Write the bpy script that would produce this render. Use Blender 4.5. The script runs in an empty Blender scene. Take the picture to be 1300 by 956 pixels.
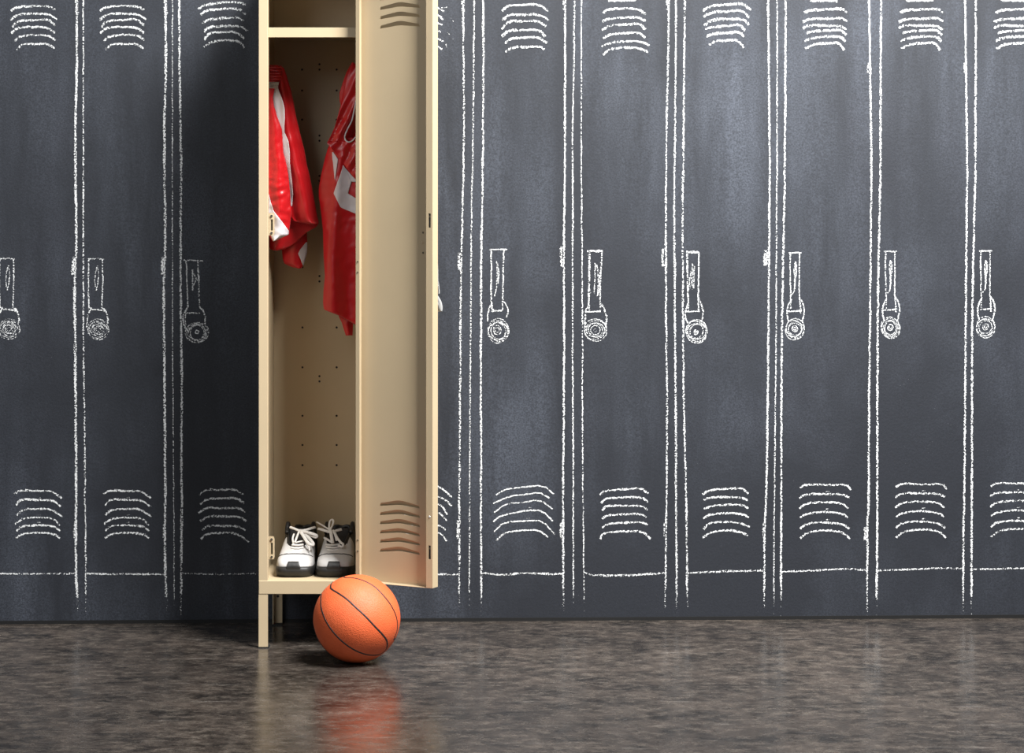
import bpy, bmesh, math, random
from mathutils import Vector, noise

random.seed(7)
C = bpy.context.scene.collection
F, D0, H, HY, CX = 2679.0, 6.06, 1.183, 300.0, 650.0   # focal length in pixels, camera distance to the locker front, eye height, horizon row


def P(px, py, Y):
    k = (D0 + Y) / F
    return Vector(((px - CX) * k, Y, H - (py - HY) * k))


# the back wall runs very slightly away to the right
WA = Vector((-1.561, 0.375, 0)); WB = Vector((1.587, 0.481, 0))
WD = (WB - WA).normalized(); WN = Vector((WD.y, -WD.x, 0))          # WN faces the room


def wall_pt(px, py, off=0.0):
    d = Vector(((px - CX) / F, 1.0, -(py - HY) / F))
    cam = Vector((0, -D0, H))
    t = (WA + WN * off - cam).dot(WN) / d.dot(WN)
    return cam + d * t


# ------------------------------------------------------------------ materials
def lin(c):
    return tuple(((v / 255) / 12.92 if v / 255 <= .04045 else ((v / 255 + .055) / 1.055) ** 2.4) for v in c) + (1,)


def nodes(name):
    m = bpy.data.materials.new(name); m.use_nodes = True
    nt = m.node_tree
    return m, nt, nt.nodes['Principled BSDF']


def N(nt, kind, **kw):
    n = nt.nodes.new(kind)
    for k, v in kw.items():
        setattr(n, k, v)
    return n


def mix_col(nt, fac, a, b):
    n = N(nt, 'ShaderNodeMix', data_type='RGBA')
    if fac is not None:
        nt.links.new(fac, n.inputs[0])
    for v, i in ((a, 6), (b, 7)):
        if isinstance(v, tuple):
            n.inputs[i].default_value = v
        else:
            nt.links.new(v, n.inputs[i])
    return n.outputs[2]


def noise_tex(nt, scale, detail=4, rough=.5, stretch=None, coord='Object', shift=(0, 0, 0)):
    tc = N(nt, 'ShaderNodeTexCoord')
    src = tc.outputs[coord]
    if stretch or any(shift):
        mp = N(nt, 'ShaderNodeMapping'); mp.inputs['Scale'].default_value = stretch or (1, 1, 1); mp.inputs['Location'].default_value = shift
        nt.links.new(src, mp.inputs[0]); src = mp.outputs[0]
    n = N(nt, 'ShaderNodeTexNoise')
    n.inputs['Scale'].default_value = scale; n.inputs['Detail'].default_value = detail; n.inputs['Roughness'].default_value = rough
    nt.links.new(src, n.inputs['Vector'])
    return n.outputs['Fac']


def remap(nt, sock, a, b, c=0., d=1.):
    n = N(nt, 'ShaderNodeMapRange'); n.clamp = True
    nt.links.new(sock, n.inputs[0])
    for i, v in enumerate((a, b, c, d)):
        n.inputs[i + 1].default_value = v
    return n.outputs[0]


def math_n(nt, op, a, b=None):
    n = N(nt, 'ShaderNodeMath', operation=op)
    for i, v in enumerate((a, b)):
        if v is None: continue
        if isinstance(v, (int, float)): n.inputs[i].default_value = v
        else: nt.links.new(v, n.inputs[i])
    return n.outputs[0]


def bump(nt, bsdf, h, strength, dist=.001):
    b = N(nt, 'ShaderNodeBump'); b.inputs['Strength'].default_value = strength; b.inputs['Distance'].default_value = dist
    nt.links.new(h, b.inputs['Height']); nt.links.new(b.outputs[0], bsdf.inputs['Normal'])


def simple(name, rgb, rough=.5, metal=0., var=.0, vscale=40, bmp=0., bscale=300, coat=0., sheen=0., spec=.5):
    m, nt, b = nodes(name)
    c = lin(rgb)
    if var:
        f = noise_tex(nt, vscale)
        d = tuple(v * (1 - var) for v in c[:3]) + (1,)
        nt.links.new(mix_col(nt, remap(nt, f, .3, .7), d, c), b.inputs['Base Color'])
    else:
        b.inputs['Base Color'].default_value = c
    b.inputs['Roughness'].default_value = rough; b.inputs['Metallic'].default_value = metal
    b.inputs['Coat Weight'].default_value = coat; b.inputs['Sheen Weight'].default_value = sheen
    b.inputs['Specular IOR Level'].default_value = spec
    if bmp:
        bump(nt, b, noise_tex(nt, bscale, 2), bmp)
    return m


M = {}
M['cream'] = simple('cream_enamel', (180, 162, 132), .42, var=.05, vscale=6, bmp=.12, bscale=500)
M['steel'] = simple('bright_steel', (200, 200, 198), .25, 1.)
M['chrome'] = simple('chrome', (238, 238, 236), .3, .6)
M['screw'] = simple('dull_screw', (105, 98, 82), .45, .7)
M['dark'] = simple('dark_metal', (16, 15, 14), .6)
M['pad'] = simple('black_rubber_foot', (12, 12, 12), .7)
M['red'] = simple('red_satin', (184, 10, 20), .33, var=.1, vscale=25, bmp=.1, bscale=900, sheen=.1)
M['white_cloth'] = simple('white_satin', (204, 200, 204), .5, var=.06, vscale=30, bmp=.1, bscale=900)
M['grey_tape'] = simple('woven_white_tape', (205, 198, 195), .8, var=.3, vscale=220)
M['leather'] = simple('white_leather', (188, 186, 184), .45, var=.08, vscale=40, bmp=.25, bscale=260)
M['black_leather'] = simple('black_leather', (22, 21, 21), .5, bmp=.2, bscale=300)
M['rubber'] = simple('black_rubber', (24, 23, 22), .55, var=.25, vscale=60)
M['lace'] = simple('white_lace', (222, 218, 212), .85, var=.18, vscale=350, bmp=.3, bscale=700)
M['mesh_cloth'] = simple('dark_mesh_lining', (40, 38, 38), .9)
M['groove'] = simple('black_seam', (26, 22, 22), .6)
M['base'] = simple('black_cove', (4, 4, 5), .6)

# basketball: pebbled orange rubber
m, nt, b = nodes('pebbled_orange_rubber')
v = N(nt, 'ShaderNodeTexVoronoi'); v.inputs['Scale'].default_value = 330
tc = N(nt, 'ShaderNodeTexCoord'); nt.links.new(tc.outputs['Object'], v.inputs['Vector'])
nt.links.new(mix_col(nt, remap(nt, noise_tex(nt, 18), .3, .7), lin((200, 86, 42)), lin((212, 95, 50))), b.inputs['Base Color'])
b.inputs['Roughness'].default_value = .6
bump(nt, b, remap(nt, v.outputs['Distance'], 0, .6, 1, 0), .6, .0008)
M['ball'] = m

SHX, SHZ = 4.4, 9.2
# chalkboard paint with wiped chalk dust, its clouds shifted to paint light falling off downward
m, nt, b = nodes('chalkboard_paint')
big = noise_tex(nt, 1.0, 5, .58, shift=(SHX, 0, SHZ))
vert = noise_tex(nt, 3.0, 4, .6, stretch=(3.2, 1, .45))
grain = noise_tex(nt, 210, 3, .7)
dust_and_falloff = math_n(nt, 'MULTIPLY', remap(nt, big, .38, .66), remap(nt, vert, .32, .62))
dust_and_falloff = math_n(nt, 'MULTIPLY', dust_and_falloff, remap(nt, grain, .38, .72, .2, 1.))
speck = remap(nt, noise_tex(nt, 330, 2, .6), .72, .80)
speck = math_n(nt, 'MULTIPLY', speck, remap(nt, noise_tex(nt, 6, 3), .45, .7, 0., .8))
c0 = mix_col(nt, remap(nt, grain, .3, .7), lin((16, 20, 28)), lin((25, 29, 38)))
c1 = mix_col(nt, math_n(nt, 'MULTIPLY', dust_and_falloff, .75), c0, lin((86, 92, 104)))
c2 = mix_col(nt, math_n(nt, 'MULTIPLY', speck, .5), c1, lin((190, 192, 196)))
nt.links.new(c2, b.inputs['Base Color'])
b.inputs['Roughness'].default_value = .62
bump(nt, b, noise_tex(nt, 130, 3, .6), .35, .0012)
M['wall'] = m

# polished, stained concrete
m, nt, b = nodes('polished_concrete')
s1 = noise_tex(nt, 8, 10, .74, stretch=(.8, 1.1, 1))
s2 = noise_tex(nt, 26, 6, .75, stretch=(.8, 1.1, 1))
s3 = noise_tex(nt, 150, 4, .75, stretch=(.85, 1., 1))
c0 = mix_col(nt, remap(nt, s1, .40, .62), lin((24, 21, 19)), lin((72, 64, 58)))
c1 = mix_col(nt, math_n(nt, 'MULTIPLY', remap(nt, s2, .46, .72), .6), c0, lin((116, 107, 98)))
c2 = mix_col(nt, math_n(nt, 'MULTIPLY', remap(nt, s3, .50, .66), .6), c1, lin((22, 19, 17)))
patchy = remap(nt, noise_tex(nt, 1.6, 4, .6), .38, .62, .45, 0.)
c2 = mix_col(nt, patchy, c2, lin((24, 21, 20)))
scuff = remap(nt, noise_tex(nt, 14, 5, .75, stretch=(.22, 1.3, 1), shift=(3, 7, 0)), .60, .70, 0., .55)
c2 = mix_col(nt, math_n(nt, 'MULTIPLY', scuff, remap(nt, s3, .4, .6)), c2, lin((140, 134, 128)))
nt.links.new(c2, b.inputs['Base Color'])
nt.links.new(remap(nt, s2, .3, .75, .13, .36), b.inputs['Roughness'])
bump(nt, b, s3, .12, .001)
M['floor'] = m

# chalk: grainy white deposit, patchy at the stroke's edges; UV.x carries the pressure, UV.y runs across the stroke
m, nt, b = nodes('chalk')
b.inputs['Base Color'].default_value = lin((214, 216, 217)); b.inputs['Roughness'].default_value = .95
b.inputs['Specular IOR Level'].default_value = .1
uv = N(nt, 'ShaderNodeUVMap'); sep = N(nt, 'ShaderNodeSeparateXYZ'); nt.links.new(uv.outputs[0], sep.inputs[0])
v = math_n(nt, 'ABSOLUTE', math_n(nt, 'SUBTRACT', math_n(nt, 'MULTIPLY', sep.outputs[1], 2.), 1.))
core = math_n(nt, 'SUBTRACT', 1., math_n(nt, 'POWER', v, 2.2))
g = noise_tex(nt, 250, 2, .6)
val = math_n(nt, 'MULTIPLY', math_n(nt, 'SUBTRACT', g, .5), 2.2)
val = math_n(nt, 'ADD', val, math_n(nt, 'MULTIPLY', core, .42))
val = math_n(nt, 'ADD', val, math_n(nt, 'MULTIPLY', math_n(nt, 'SUBTRACT', sep.outputs[0], .71), .9))
nt.links.new(remap(nt, val, .20, .34), b.inputs['Alpha'])
M['chalk'] = m


# ------------------------------------------------------------------ object helpers
def tag(o, label=None, cat=None, group=None, kind=None):
    if label: o['label'] = label
    if cat: o['category'] = cat
    if group: o['group'] = group
    if kind: o['kind'] = kind
    return o


def empty(name, loc, label, cat, group=None):
    o = bpy.data.objects.new(name, None); C.objects.link(o); o.location = loc; o.empty_display_size = .05
    return tag(o, label, cat, group)


def obj(name, bm, mats, parent=None, smooth=False, bevel=0, solid=0, offset=0, subsurf=0, label=None):
    """bm holds world coordinates; the object's origin is its parent's origin"""
    off = Vector((0, 0, 0))
    p = parent
    while p is not None:
        off += p.location; p = p.parent
    for vv in bm.verts:
        vv.co -= off
    bmesh.ops.recalc_face_normals(bm, faces=bm.faces)
    me = bpy.data.meshes.new(name); bm.to_mesh(me); bm.free()
    o = bpy.data.objects.new(name, me); C.objects.link(o)
    for mt in (mats if isinstance(mats, (list, tuple)) else [mats]):
        me.materials.append(mt)
    if parent is not None: o.parent = parent
    if smooth:
        for f in me.polygons: f.use_smooth = True
    if solid:
        md = o.modifiers.new('Solidify', 'SOLIDIFY'); md.thickness = solid; md.offset = offset
    if bevel:
        md = o.modifiers.new('Bevel', 'BEVEL'); md.width = bevel; md.segments = 2; md.limit_method = 'ANGLE'
    if subsurf:
        md = o.modifiers.new('Subsurf', 'SUBSURF'); md.levels = subsurf; md.render_levels = subsurf
    if label: o['label'] = label
    return o


def box(bm, a, b, fn=None, mi=0):
    (x0, y0, z0), (x1, y1, z1) = a, b
    cs = [(x0, y0, z0), (x1, y0, z0), (x1, y1, z0), (x0, y1, z0), (x0, y0, z1), (x1, y0, z1), (x1, y1, z1), (x0, y1, z1)]
    vs = [bm.verts.new(fn(*c) if fn else c) for c in cs]
    for q in ((0, 3, 2, 1), (4, 5, 6, 7), (0, 1, 5, 4), (1, 2, 6, 5), (2, 3, 7, 6), (3, 0, 4, 7)):
        f = bm.faces.new([vs[i] for i in q]); f.material_index = mi


def cyl(bm, c, axis, r, h, n=16, mi=0, r2=None):
    """cylinder from c along axis"""
    axis = Vector(axis).normalized(); c = Vector(c)
    a = axis.orthogonal().normalized(); b_ = axis.cross(a)
    r2 = r if r2 is None else r2
    ring0 = [bm.verts.new(c + (a * math.cos(t) + b_ * math.sin(t)) * r) for t in [2 * math.pi * i / n for i in range(n)]]
    ring1 = [bm.verts.new(c + axis * h + (a * math.cos(t) + b_ * math.sin(t)) * r2) for t in [2 * math.pi * i / n for i in range(n)]]
    for i in range(n):
        f = bm.faces.new((ring0[i], ring0[(i + 1) % n], ring1[(i + 1) % n], ring1[i])); f.material_index = mi
    bm.faces.new(ring0).material_index = mi; bm.faces.new(list(reversed(ring1))).material_index = mi


def catmull(pts, n=6, closed=False):
    out = []
    L = len(pts)
    segs = L if closed else L - 1
    for i in range(segs):
        if closed:
            p0, p1, p2, p3 = pts[(i - 1) % L], pts[i], pts[(i + 1) % L], pts[(i + 2) % L]
        else:
            p0, p1, p2, p3 = pts[max(i - 1, 0)], pts[i], pts[i + 1], pts[min(i + 2, L - 1)]
        for k in range(n):
            t = k / n
            out.append(.5 * ((2 * p1) + (p2 - p0) * t + (2 * p0 - 5 * p1 + 4 * p2 - p3) * t * t + (3 * p1 - p0 - 3 * p2 + p3) * t ** 3))
    if not closed: out.append(pts[-1].copy())
    return out


def tube(bm, pts, rx, ry=None, up=Vector((0, -1, 0)), n=10, closed=False, mi=0):
    """tube of elliptical section: rx across, ry along 'up'; rx may be a list"""
    ry = rx if ry is None else ry
    L = len(pts); rings = []
    for i, p in enumerate(pts):
        a = pts[(i + 1) % L] if (closed or i < L - 1) else p
        c = pts[i - 1] if (closed or i > 0) else p
        t = (a - c).normalized()
        u = up(p) if callable(up) else up
        s = t.cross(u)
        if s.length < 1e-6: s = t.orthogonal()
        s.normalize(); u = s.cross(t).normalized()
        r_x = rx[i] if isinstance(rx, list) else rx
        r_y = ry[i] if isinstance(ry, list) else ry
        rings.append([bm.verts.new(p + s * (r_x * math.cos(2 * math.pi * k / n)) + u * (r_y * math.sin(2 * math.pi * k / n))) for k in range(n)])
    for i in range(L if closed else L - 1):
        A, B = rings[i], rings[(i + 1) % L]
        for k in range(n):
            bm.faces.new((A[k], A[(k + 1) % n], B[(k + 1) % n], B[k])).material_index = mi
    if not closed:
        bm.faces.new(list(reversed(rings[0]))).material_index = mi; bm.faces.new(rings[-1]).material_index = mi


def fill_holes(bm, outer, holes, to3d):
    """planar face with holes; outer and holes are 2-D loops"""
    edges = []
    for loop in [outer] + holes:
        vs = [bm.verts.new(to3d(*p)) for p in loop]
        for i in range(len(vs)):
            edges.append(bm.edges.new((vs[i], vs[(i + 1) % len(vs)])))
    bmesh.ops.triangle_fill(bm, edges=edges, use_beauty=True, use_dissolve=False)


def circle2(cx, cy, r, n=10):
    return [(cx + r * math.cos(2 * math.pi * i / n), cy + r * math.sin(2 * math.pi * i / n)) for i in range(n)]


# ------------------------------------------------------------------ the setting
bm = bmesh.new()
a = WA - WD * 1.6; e = WB + WD * 1.6
lo = [a, e, e - WN * .15, a - WN * .15]
v0 = [bm.verts.new((p.x, p.y, -.1)) for p in lo]; v1 = [bm.verts.new((p.x, p.y, 3.3)) for p in lo]
for i in range(4): bm.faces.new((v0[i], v0[(i + 1) % 4], v1[(i + 1) % 4], v1[i]))
bm.faces.new(v0); bm.faces.new(v1)
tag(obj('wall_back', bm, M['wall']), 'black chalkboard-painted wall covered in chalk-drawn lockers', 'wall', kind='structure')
bm = bmesh.new(); box(bm, (-4, -7.5, -.12), (4, .75, 0))
tag(obj('floor', bm, M['floor']), 'dark polished concrete floor with mottled brown stains', 'floor', kind='structure')
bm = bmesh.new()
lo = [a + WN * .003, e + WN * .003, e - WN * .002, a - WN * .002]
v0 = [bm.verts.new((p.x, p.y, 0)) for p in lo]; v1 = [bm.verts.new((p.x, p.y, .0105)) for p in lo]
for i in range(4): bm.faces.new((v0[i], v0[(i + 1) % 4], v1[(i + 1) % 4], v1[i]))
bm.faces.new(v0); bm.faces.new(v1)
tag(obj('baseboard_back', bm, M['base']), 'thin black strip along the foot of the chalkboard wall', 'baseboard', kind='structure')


# ------------------------------------------------------------------ chalk drawings
class Chalk:
    lift = 0

    def __init__(self):
        self.bm = bmesh.new(); self.uv = self.bm.loops.layers.uv.new('UVMap')

    def stroke(self, pts, w, pr=.62, closed=False, wob=.25, soft=1, fade=None):
        """pts in photo pixels on the wall; w in pixels; fade = (y0, y1): pressure dies out between these rows"""
        pts = [Vector((p[0], p[1])) for p in pts]
        for _ in range(soft):                                   # rounds the corners a little
            q = [] if closed else [pts[0]]
            for i in range(len(pts) if closed else len(pts) - 1):
                A, B = pts[i], pts[(i + 1) % len(pts)]
                q += [A.lerp(B, .25), A.lerp(B, .75)]
            if not closed: q.append(pts[-1])
            pts = q
        if closed: pts.append(pts[0].copy())
        res = [pts[0]]
        for A, B in zip(pts, pts[1:]):
            n = max(1, int((B - A).length / 2.5))
            res += [A.lerp(B, k / n) for k in range(1, n + 1)]
        seed = random.uniform(0, 500)
        off = .0005 + .00004 * (Chalk.lift % 14); Chalk.lift += 1
        vs = []; s = 0
        for i, p in enumerate(res):
            t = (res[min(i + 1, len(res) - 1)] - res[max(i - 1, 0)])
            if t.length < 1e-6: t = Vector((0, 1))
            t.normalize(); nrm = Vector((-t.y, t.x))
            if i: s += (p - res[i - 1]).length
            j = wob * (noise.noise(Vector((s * .05, seed, 0))) * 1.6 + .7 * noise.noise(Vector((s * .2, seed, 3))))
            ww = w * .52 * (1 + .3 * noise.noise(Vector((s * .08, seed, 9))))
            pp = pr + .16 * noise.noise(Vector((s * .035, seed, 17)))
            if fade and p.y > fade[0]: pp -= .75 * min(1, (p.y - fade[0]) / (fade[1] - fade[0]))
            c = p + nrm * j
            vs.append((self.bm.verts.new(wall_pt(*(c + nrm * ww), off)), self.bm.verts.new(wall_pt(*(c - nrm * ww), off)), pp))
        for (a0, b0, p0), (a1, b1, p1) in zip(vs, vs[1:]):
            try: f = self.bm.faces.new((a0, b0, b1, a1))
            except ValueError: continue
            for l, q in zip(f.loops, ((p0, 0), (p0, 1), (p1, 1), (p1, 0))): l[self.uv].uv = q

    def build(self, name, parent):
        return obj(name, self.bm, M['chalk'], parent)


def zm(pts, ox, oy, sc, dx=0, dy=0):
    return [(ox + x / sc + dx, oy + y / sc + dy) for x, y in pts]


S1, S2, S3 = 3.939, 2.955, 6.371

VA = [[(55,55),(80,35),(185,28),(255,33),(275,50)], [(52,100),(85,70),(190,68),(245,70),(285,97)], [(62,135),(90,103),(180,100),(240,95),(278,128)],
      [(55,165),(90,137),(190,133),(240,138),(275,165)], [(73,205),(105,180),(190,173),(245,178),(277,200)], [(82,248),(115,218),(180,222),(235,217),(272,243)]]
VC = [[(990,45),(1020,25),(1100,12),(1190,10),(1230,25)], [(1005,75),(1030,50),(1110,45),(1190,42),(1228,72)], [(1010,120),(1040,95),(1110,92),(1195,85),(1220,108)],
      [(1020,160),(1045,132),(1120,130),(1200,130),(1238,155)], [(1020,200),(1045,165),(1110,160),(1180,158),(1222,192)], [(1020,235),(1060,208),(1120,200),(1195,205),(1220,240)]]
VE = [[(345,55),(370,28),(440,25),(530,20),(575,55)], [(345,100),(380,72),(440,75),(520,70),(580,100)], [(342,145),(375,105),(440,105),(520,103),(563,132)],
      [(342,180),(375,152),(450,150),(530,148),(560,183)], [(358,217),(385,190),(450,188),(530,185),(568,215)], [(360,258),(400,235),(470,235),(535,232),(556,247)]]
VF = [[(875,2),(1015,2)], [(850,65),(870,45),(960,42),(1030,45),(1062,72)], [(845,107),(875,92),(960,88),(1025,85),(1062,105)], [(845,152),(880,127),(960,122),(1030,117),(1060,148)],
      [(850,192),(885,170),(960,165),(1025,160),(1060,188)], [(842,232),(890,212),(960,207),(1025,205),(1085,227)], [(848,275),(880,245),(960,237),(1030,240),(1075,260)]]
VG = [[(95,40),(120,22),(180,18),(245,12),(275,38)], [(98,62),(130,45),(190,42),(240,38),(270,65)], [(100,95),(130,72),(190,72),(245,70),(268,93)],
      [(105,110),(130,100),(190,98),(235,90),(253,115)], [(108,137),(140,125),(190,122),(235,120),(250,138)], [(118,170),(145,153),(190,152),(225,150),(250,178)]]
VH = [[(497,2),(600,2)], [(477,48),(495,37),(555,35),(620,32),(635,48)], [(470,82),(500,70),(560,70),(615,68),(637,80)], [(470,105),(495,95),(555,97),(610,95),(637,112)],
      [(485,125),(500,118),(560,115),(610,110),(632,132)], [(478,155),(500,142),(560,137),(615,137),(630,155)], [(480,183),(520,163),(570,163),(605,158),(625,188)]]
LA = [[(72,580),(105,560),(200,565),(255,563),(310,600)], [(80,637),(105,605),(190,610),(265,610),(308,645)], [(80,687),(115,655),(200,655),(250,652),(312,693)],
      [(75,730),(115,700),(190,697),(260,700),(300,735)], [(82,765),(105,740),(190,735),(270,740),(300,765)], [(80,800),(115,777),(195,773),(270,778),(300,800)]]
LC = [[(995,583),(1035,555),(1110,560),(1175,555),(1218,583)], [(1000,632),(1035,603),(1110,602),(1180,598),(1222,625)], [(993,675),(1035,645),(1110,652),(1200,648),(1225,672)],
      [(1000,715),(1040,690),(1120,692),(1200,692),(1232,715)], [(1010,760),(1040,738),(1120,740),(1190,740),(1228,760)], [(1005,805),(1030,778),(1150,772),(1190,780),(1245,820)]]
LD = [[(-170,585),(-130,545),(-40,540),(22,540),(60,565),(93,595)], [(-170,625),(-130,590),(25,590),(65,610),(92,640)], [(-172,670),(-130,632),(22,630),(45,640),(70,683)],
      [(-170,710),(-130,675),(22,670),(50,690),(68,713)], [(-168,760),(-130,738),(22,735),(40,740),(62,760)], [(-170,808),(-130,772),(22,770),(50,790),(67,815)]]
VD = [[(-170,50),(-120,28),(0,26),(35,45),(58,60)], [(-170,90),(-120,68),(0,66),(30,80),(50,98)], [(-170,130),(-120,105),(0,103),(25,115),(45,125)],
      [(-170,170),(-120,145),(0,143),(25,155),(38,160)], [(-170,210),(-120,185),(0,183),(30,195),(50,208)], [(-160,250),(-120,225),(0,222),(30,238),(45,245)]]
LE = [[(315,585),(360,555),(440,545),(550,535),(603,580)], [(300,627),(390,588),(460,583),(530,570),(580,600)], [(305,672),(370,625),(440,625),(535,607),(597,655)],
      [(300,718),(340,687),(480,660),(545,663),(598,715)], [(305,768),(355,718),(470,715),(545,710),(608,782)], [(315,812),(355,773),(440,760),(530,760),(573,797)]]
LF = [[(833,585),(855,562),(950,557),(1040,550),(1075,577)], [(838,625),(865,600),(950,597),(1045,595),(1073,622)], [(845,662),(865,637),(950,640),(1045,637),(1072,658)],
      [(845,705),(865,685),(950,682),(1045,678),(1065,697)], [(845,750),(870,728),(950,725),(1045,718),(1072,735)], [(835,808),(848,773),(950,767),(1045,765),(1088,803)]]
LG = [[(95,437),(120,420),(190,415),(245,412),(265,435)], [(100,460),(120,447),(190,447),(245,447),(263,460)], [(100,492),(125,480),(190,475),(245,475),(265,490)],
      [(97,527),(120,512),(190,505),(245,510),(268,523)], [(98,568),(115,543),(190,537),(245,545),(270,560)], [(95,600),(125,577),(190,570),(235,577),(265,590)]]
LH = [[(460,413),(480,398),(560,402),(635,398),(650,420)], [(457,450),(480,435),(560,435),(620,435),(645,450)], [(458,490),(480,470),(560,465),(620,470),(640,490)],
      [(460,523),(485,508),(560,500),(625,510),(638,525)], [(460,565),(485,545),(560,540),(620,548),(645,565)], [(460,602),(490,577),(560,570),(620,578),(648,602)]]


def vline(xs, ox, sc, bottom=786):
    """xs: four lists of (x, y) read from four zooms whose tops are at rows 0, 240, 480 and 640"""
    out = []
    for pts, oy in zip(xs, (0, 240, 480, 640 if sc == S1 else 660)):
        for x, y in pts: out.append((ox + x / sc, oy + y / sc))
    out.sort(key=lambda p: p[1])
    out[0] = (out[0][0], -150)
    return out


# vertical lines: (points, width, pressure)
V = {
 'A_r': vline([[(378,0),(383,75),(385,350),(376,620),(378,945)], [(381,100),(381,320),(374,440),(373,500)], [(377,0),(380,300),(382,600)], [(380,0),(380,350),(388,480),(391,565)]], 0, S1),
 'B_l': vline([[(418,0),(416,350),(417,800)], [(416,0),(418,900)], [(420,20),(427,500),(424,620)], [(428,40),(429,350),(428,565)]], 0, S1),
 'B_m': vline([[(862,0),(862,800)], [(862,0),(863,900)], [(865,20),(868,620)], [(870,40),(871,565)]], 0, S1),
 'C_l': vline([[(900,0),(896,200),(901,500),(907,900)], [(904,20),(903,500),(909,900)], [(910,20),(906,500),(911,620)], [(908,40),(907,350),(905,565)]], 0, S1),
 'D_r': vline([[(147,0),(150,100),(152,400),(155,550),(151,900)], [(149,0),(141,320),(138,500),(135,720),(137,900)], [(134,0),(132,500),(130,620)], [(132,30),(130,350),(130,565)]], 550, S1),
 'D_m': vline([[(207,0),(203,350),(196,900)], [(192,0),(186,900)], [(185,0),(182,600)], [(182,30),(180,565)]], 550, S1),
 'E_l': vline([[(252,0),(250,600),(247,900)], [(247,0),(240,300),(238,900)], [(238,0),(240,400),(239,620)], [(238,30),(241,565)]], 550, S1),
 'E_r': vline([[(656,0),(660,150),(658,900)], [(657,0),(653,300),(655,900)], [(653,0),(652,300),(648,600)], [(650,30),(651,565)]], 550, S1),
 'E_m': vline([[(707,0),(705,300),(695,680),(698,900)], [(697,0),(697,900)], [(699,0),(700,620)], [(700,30),(701,565)]], 550, S1),
 'F_l': vline([[(742,0),(740,900)], [(742,0),(748,900)], [(746,0),(748,620)], [(750,30),(755,565)]], 550, S1),
 'F_r': vline([[(1174,0),(1178,100),(1166,700),(1165,900)], [(1163,0),(1164,600),(1167,900)], [(1170,0),(1168,500),(1166,620)], [(1165,30),(1160,550)]], 550, S1),
 'F_m': vline([[(1217,0),(1212,400),(1206,900)], [(1205,0),(1210,900)], [(1212,0),(1214,620)], [(1215,30),(1218,565)]], 550, S1),
 'G_l': vline([[(1262,0),(1255,300),(1250,900)], [(1246,0),(1251,900)], [(1250,0),(1258,300),(1266,620)], [(1266,30),(1272,565)]], 550, S1),
 'G_r': vline([[(337,0),(342,60),(345,500),(347,680)], [(346,0),(343,340),(340,690)], [(340,0),(335,400),(329,520)], [(328,0),(325,370)]], 860, S2),
 'G_m': vline([[(374,0),(374,680)], [(372,0),(370,690)], [(368,0),(365,400)], [(362,0),(362,365)]], 860, S2),
 'H_l': vline([[(407,0),(405,400),(402,680)], [(402,0),(395,350),(390,690)], [(390,0),(390,500)], [(389,0),(389,365)]], 860, S2),
 'H_r': vline([[(713,0),(722,200),(728,680)], [(727,0),(721,690)], [(720,0),(717,500)], [(713,0),(712,362)]], 860, S2),
 'I_l': vline([[(766,0),(762,400),(762,680)], [(760,0),(752,400),(750,690)], [(750,0),(750,500)], [(750,0),(747,358)]], 860, S2),
 'I_r': vline([[(1073,0),(1082,200),(1088,680)], [(1086,0),(1080,690)], [(1080,0),(1076,500)], [(1073,0),(1072,358)]], 860, S2),
 'J_l': vline([[(1120,0),(1118,680)], [(1116,0),(1107,400),(1105,690)], [(1105,0),(1105,500)], [(1104,0),(1103,360)]], 860, S2),
}
V['A_l'] = [(x - 113, y) for x, y in V['B_l']]
V['B_r'] = [(x + 113, y) for x, y in V['A_r']]
V['C_r'] = [(330, -150), (334, 300), (335, 786)]
V['D_l'] = [(470, -150), (468, 300), (466, 786)]
V['J_r'] = [(x + 121, y) for x, y in V['I_r']]
WID = dict(A_l=(2.4, .6), A_r=(3.6, .68), B_l=(2.4, .6), B_m=(1.9, .55), C_l=(3.4, .68), D_r=(2.9, .6), D_m=(2.6, .55), E_l=(2.9, .68), E_r=(3.0, .68), E_m=(2.6, .6), F_l=(1.9, .6),
           F_r=(2.9, .6), F_m=(3.1, .62), G_l=(3.0, .62), G_r=(3.0, .68), G_m=(2.1, .62), H_l=(2.9, .7), H_r=(2.9, .7), I_l=(3.0, .7), I_r=(2.9, .7), J_l=(2.9, .7), B_r=(3.6, .68), C_r=(3, .6), D_l=(2.8, .6), J_r=(2.9, .7))


def rings(c, cx, cy, rx, ry, radii, w, pr):
    for k, q in enumerate(radii):
        ph = random.uniform(0, 6.28)
        n = 22
        pts = []
        for i in range(n):
            t = ph + 2 * math.pi * i / n
            j = 1 + .06 * math.sin(2 * t + ph * 3) + random.uniform(-.03, .03)
            pts.append((cx + rx * q * j * math.cos(t), cy + ry * q * j * math.sin(t)))
        c.stroke(pts, w * .78, pr - .05, closed=True, wob=.2)


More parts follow.
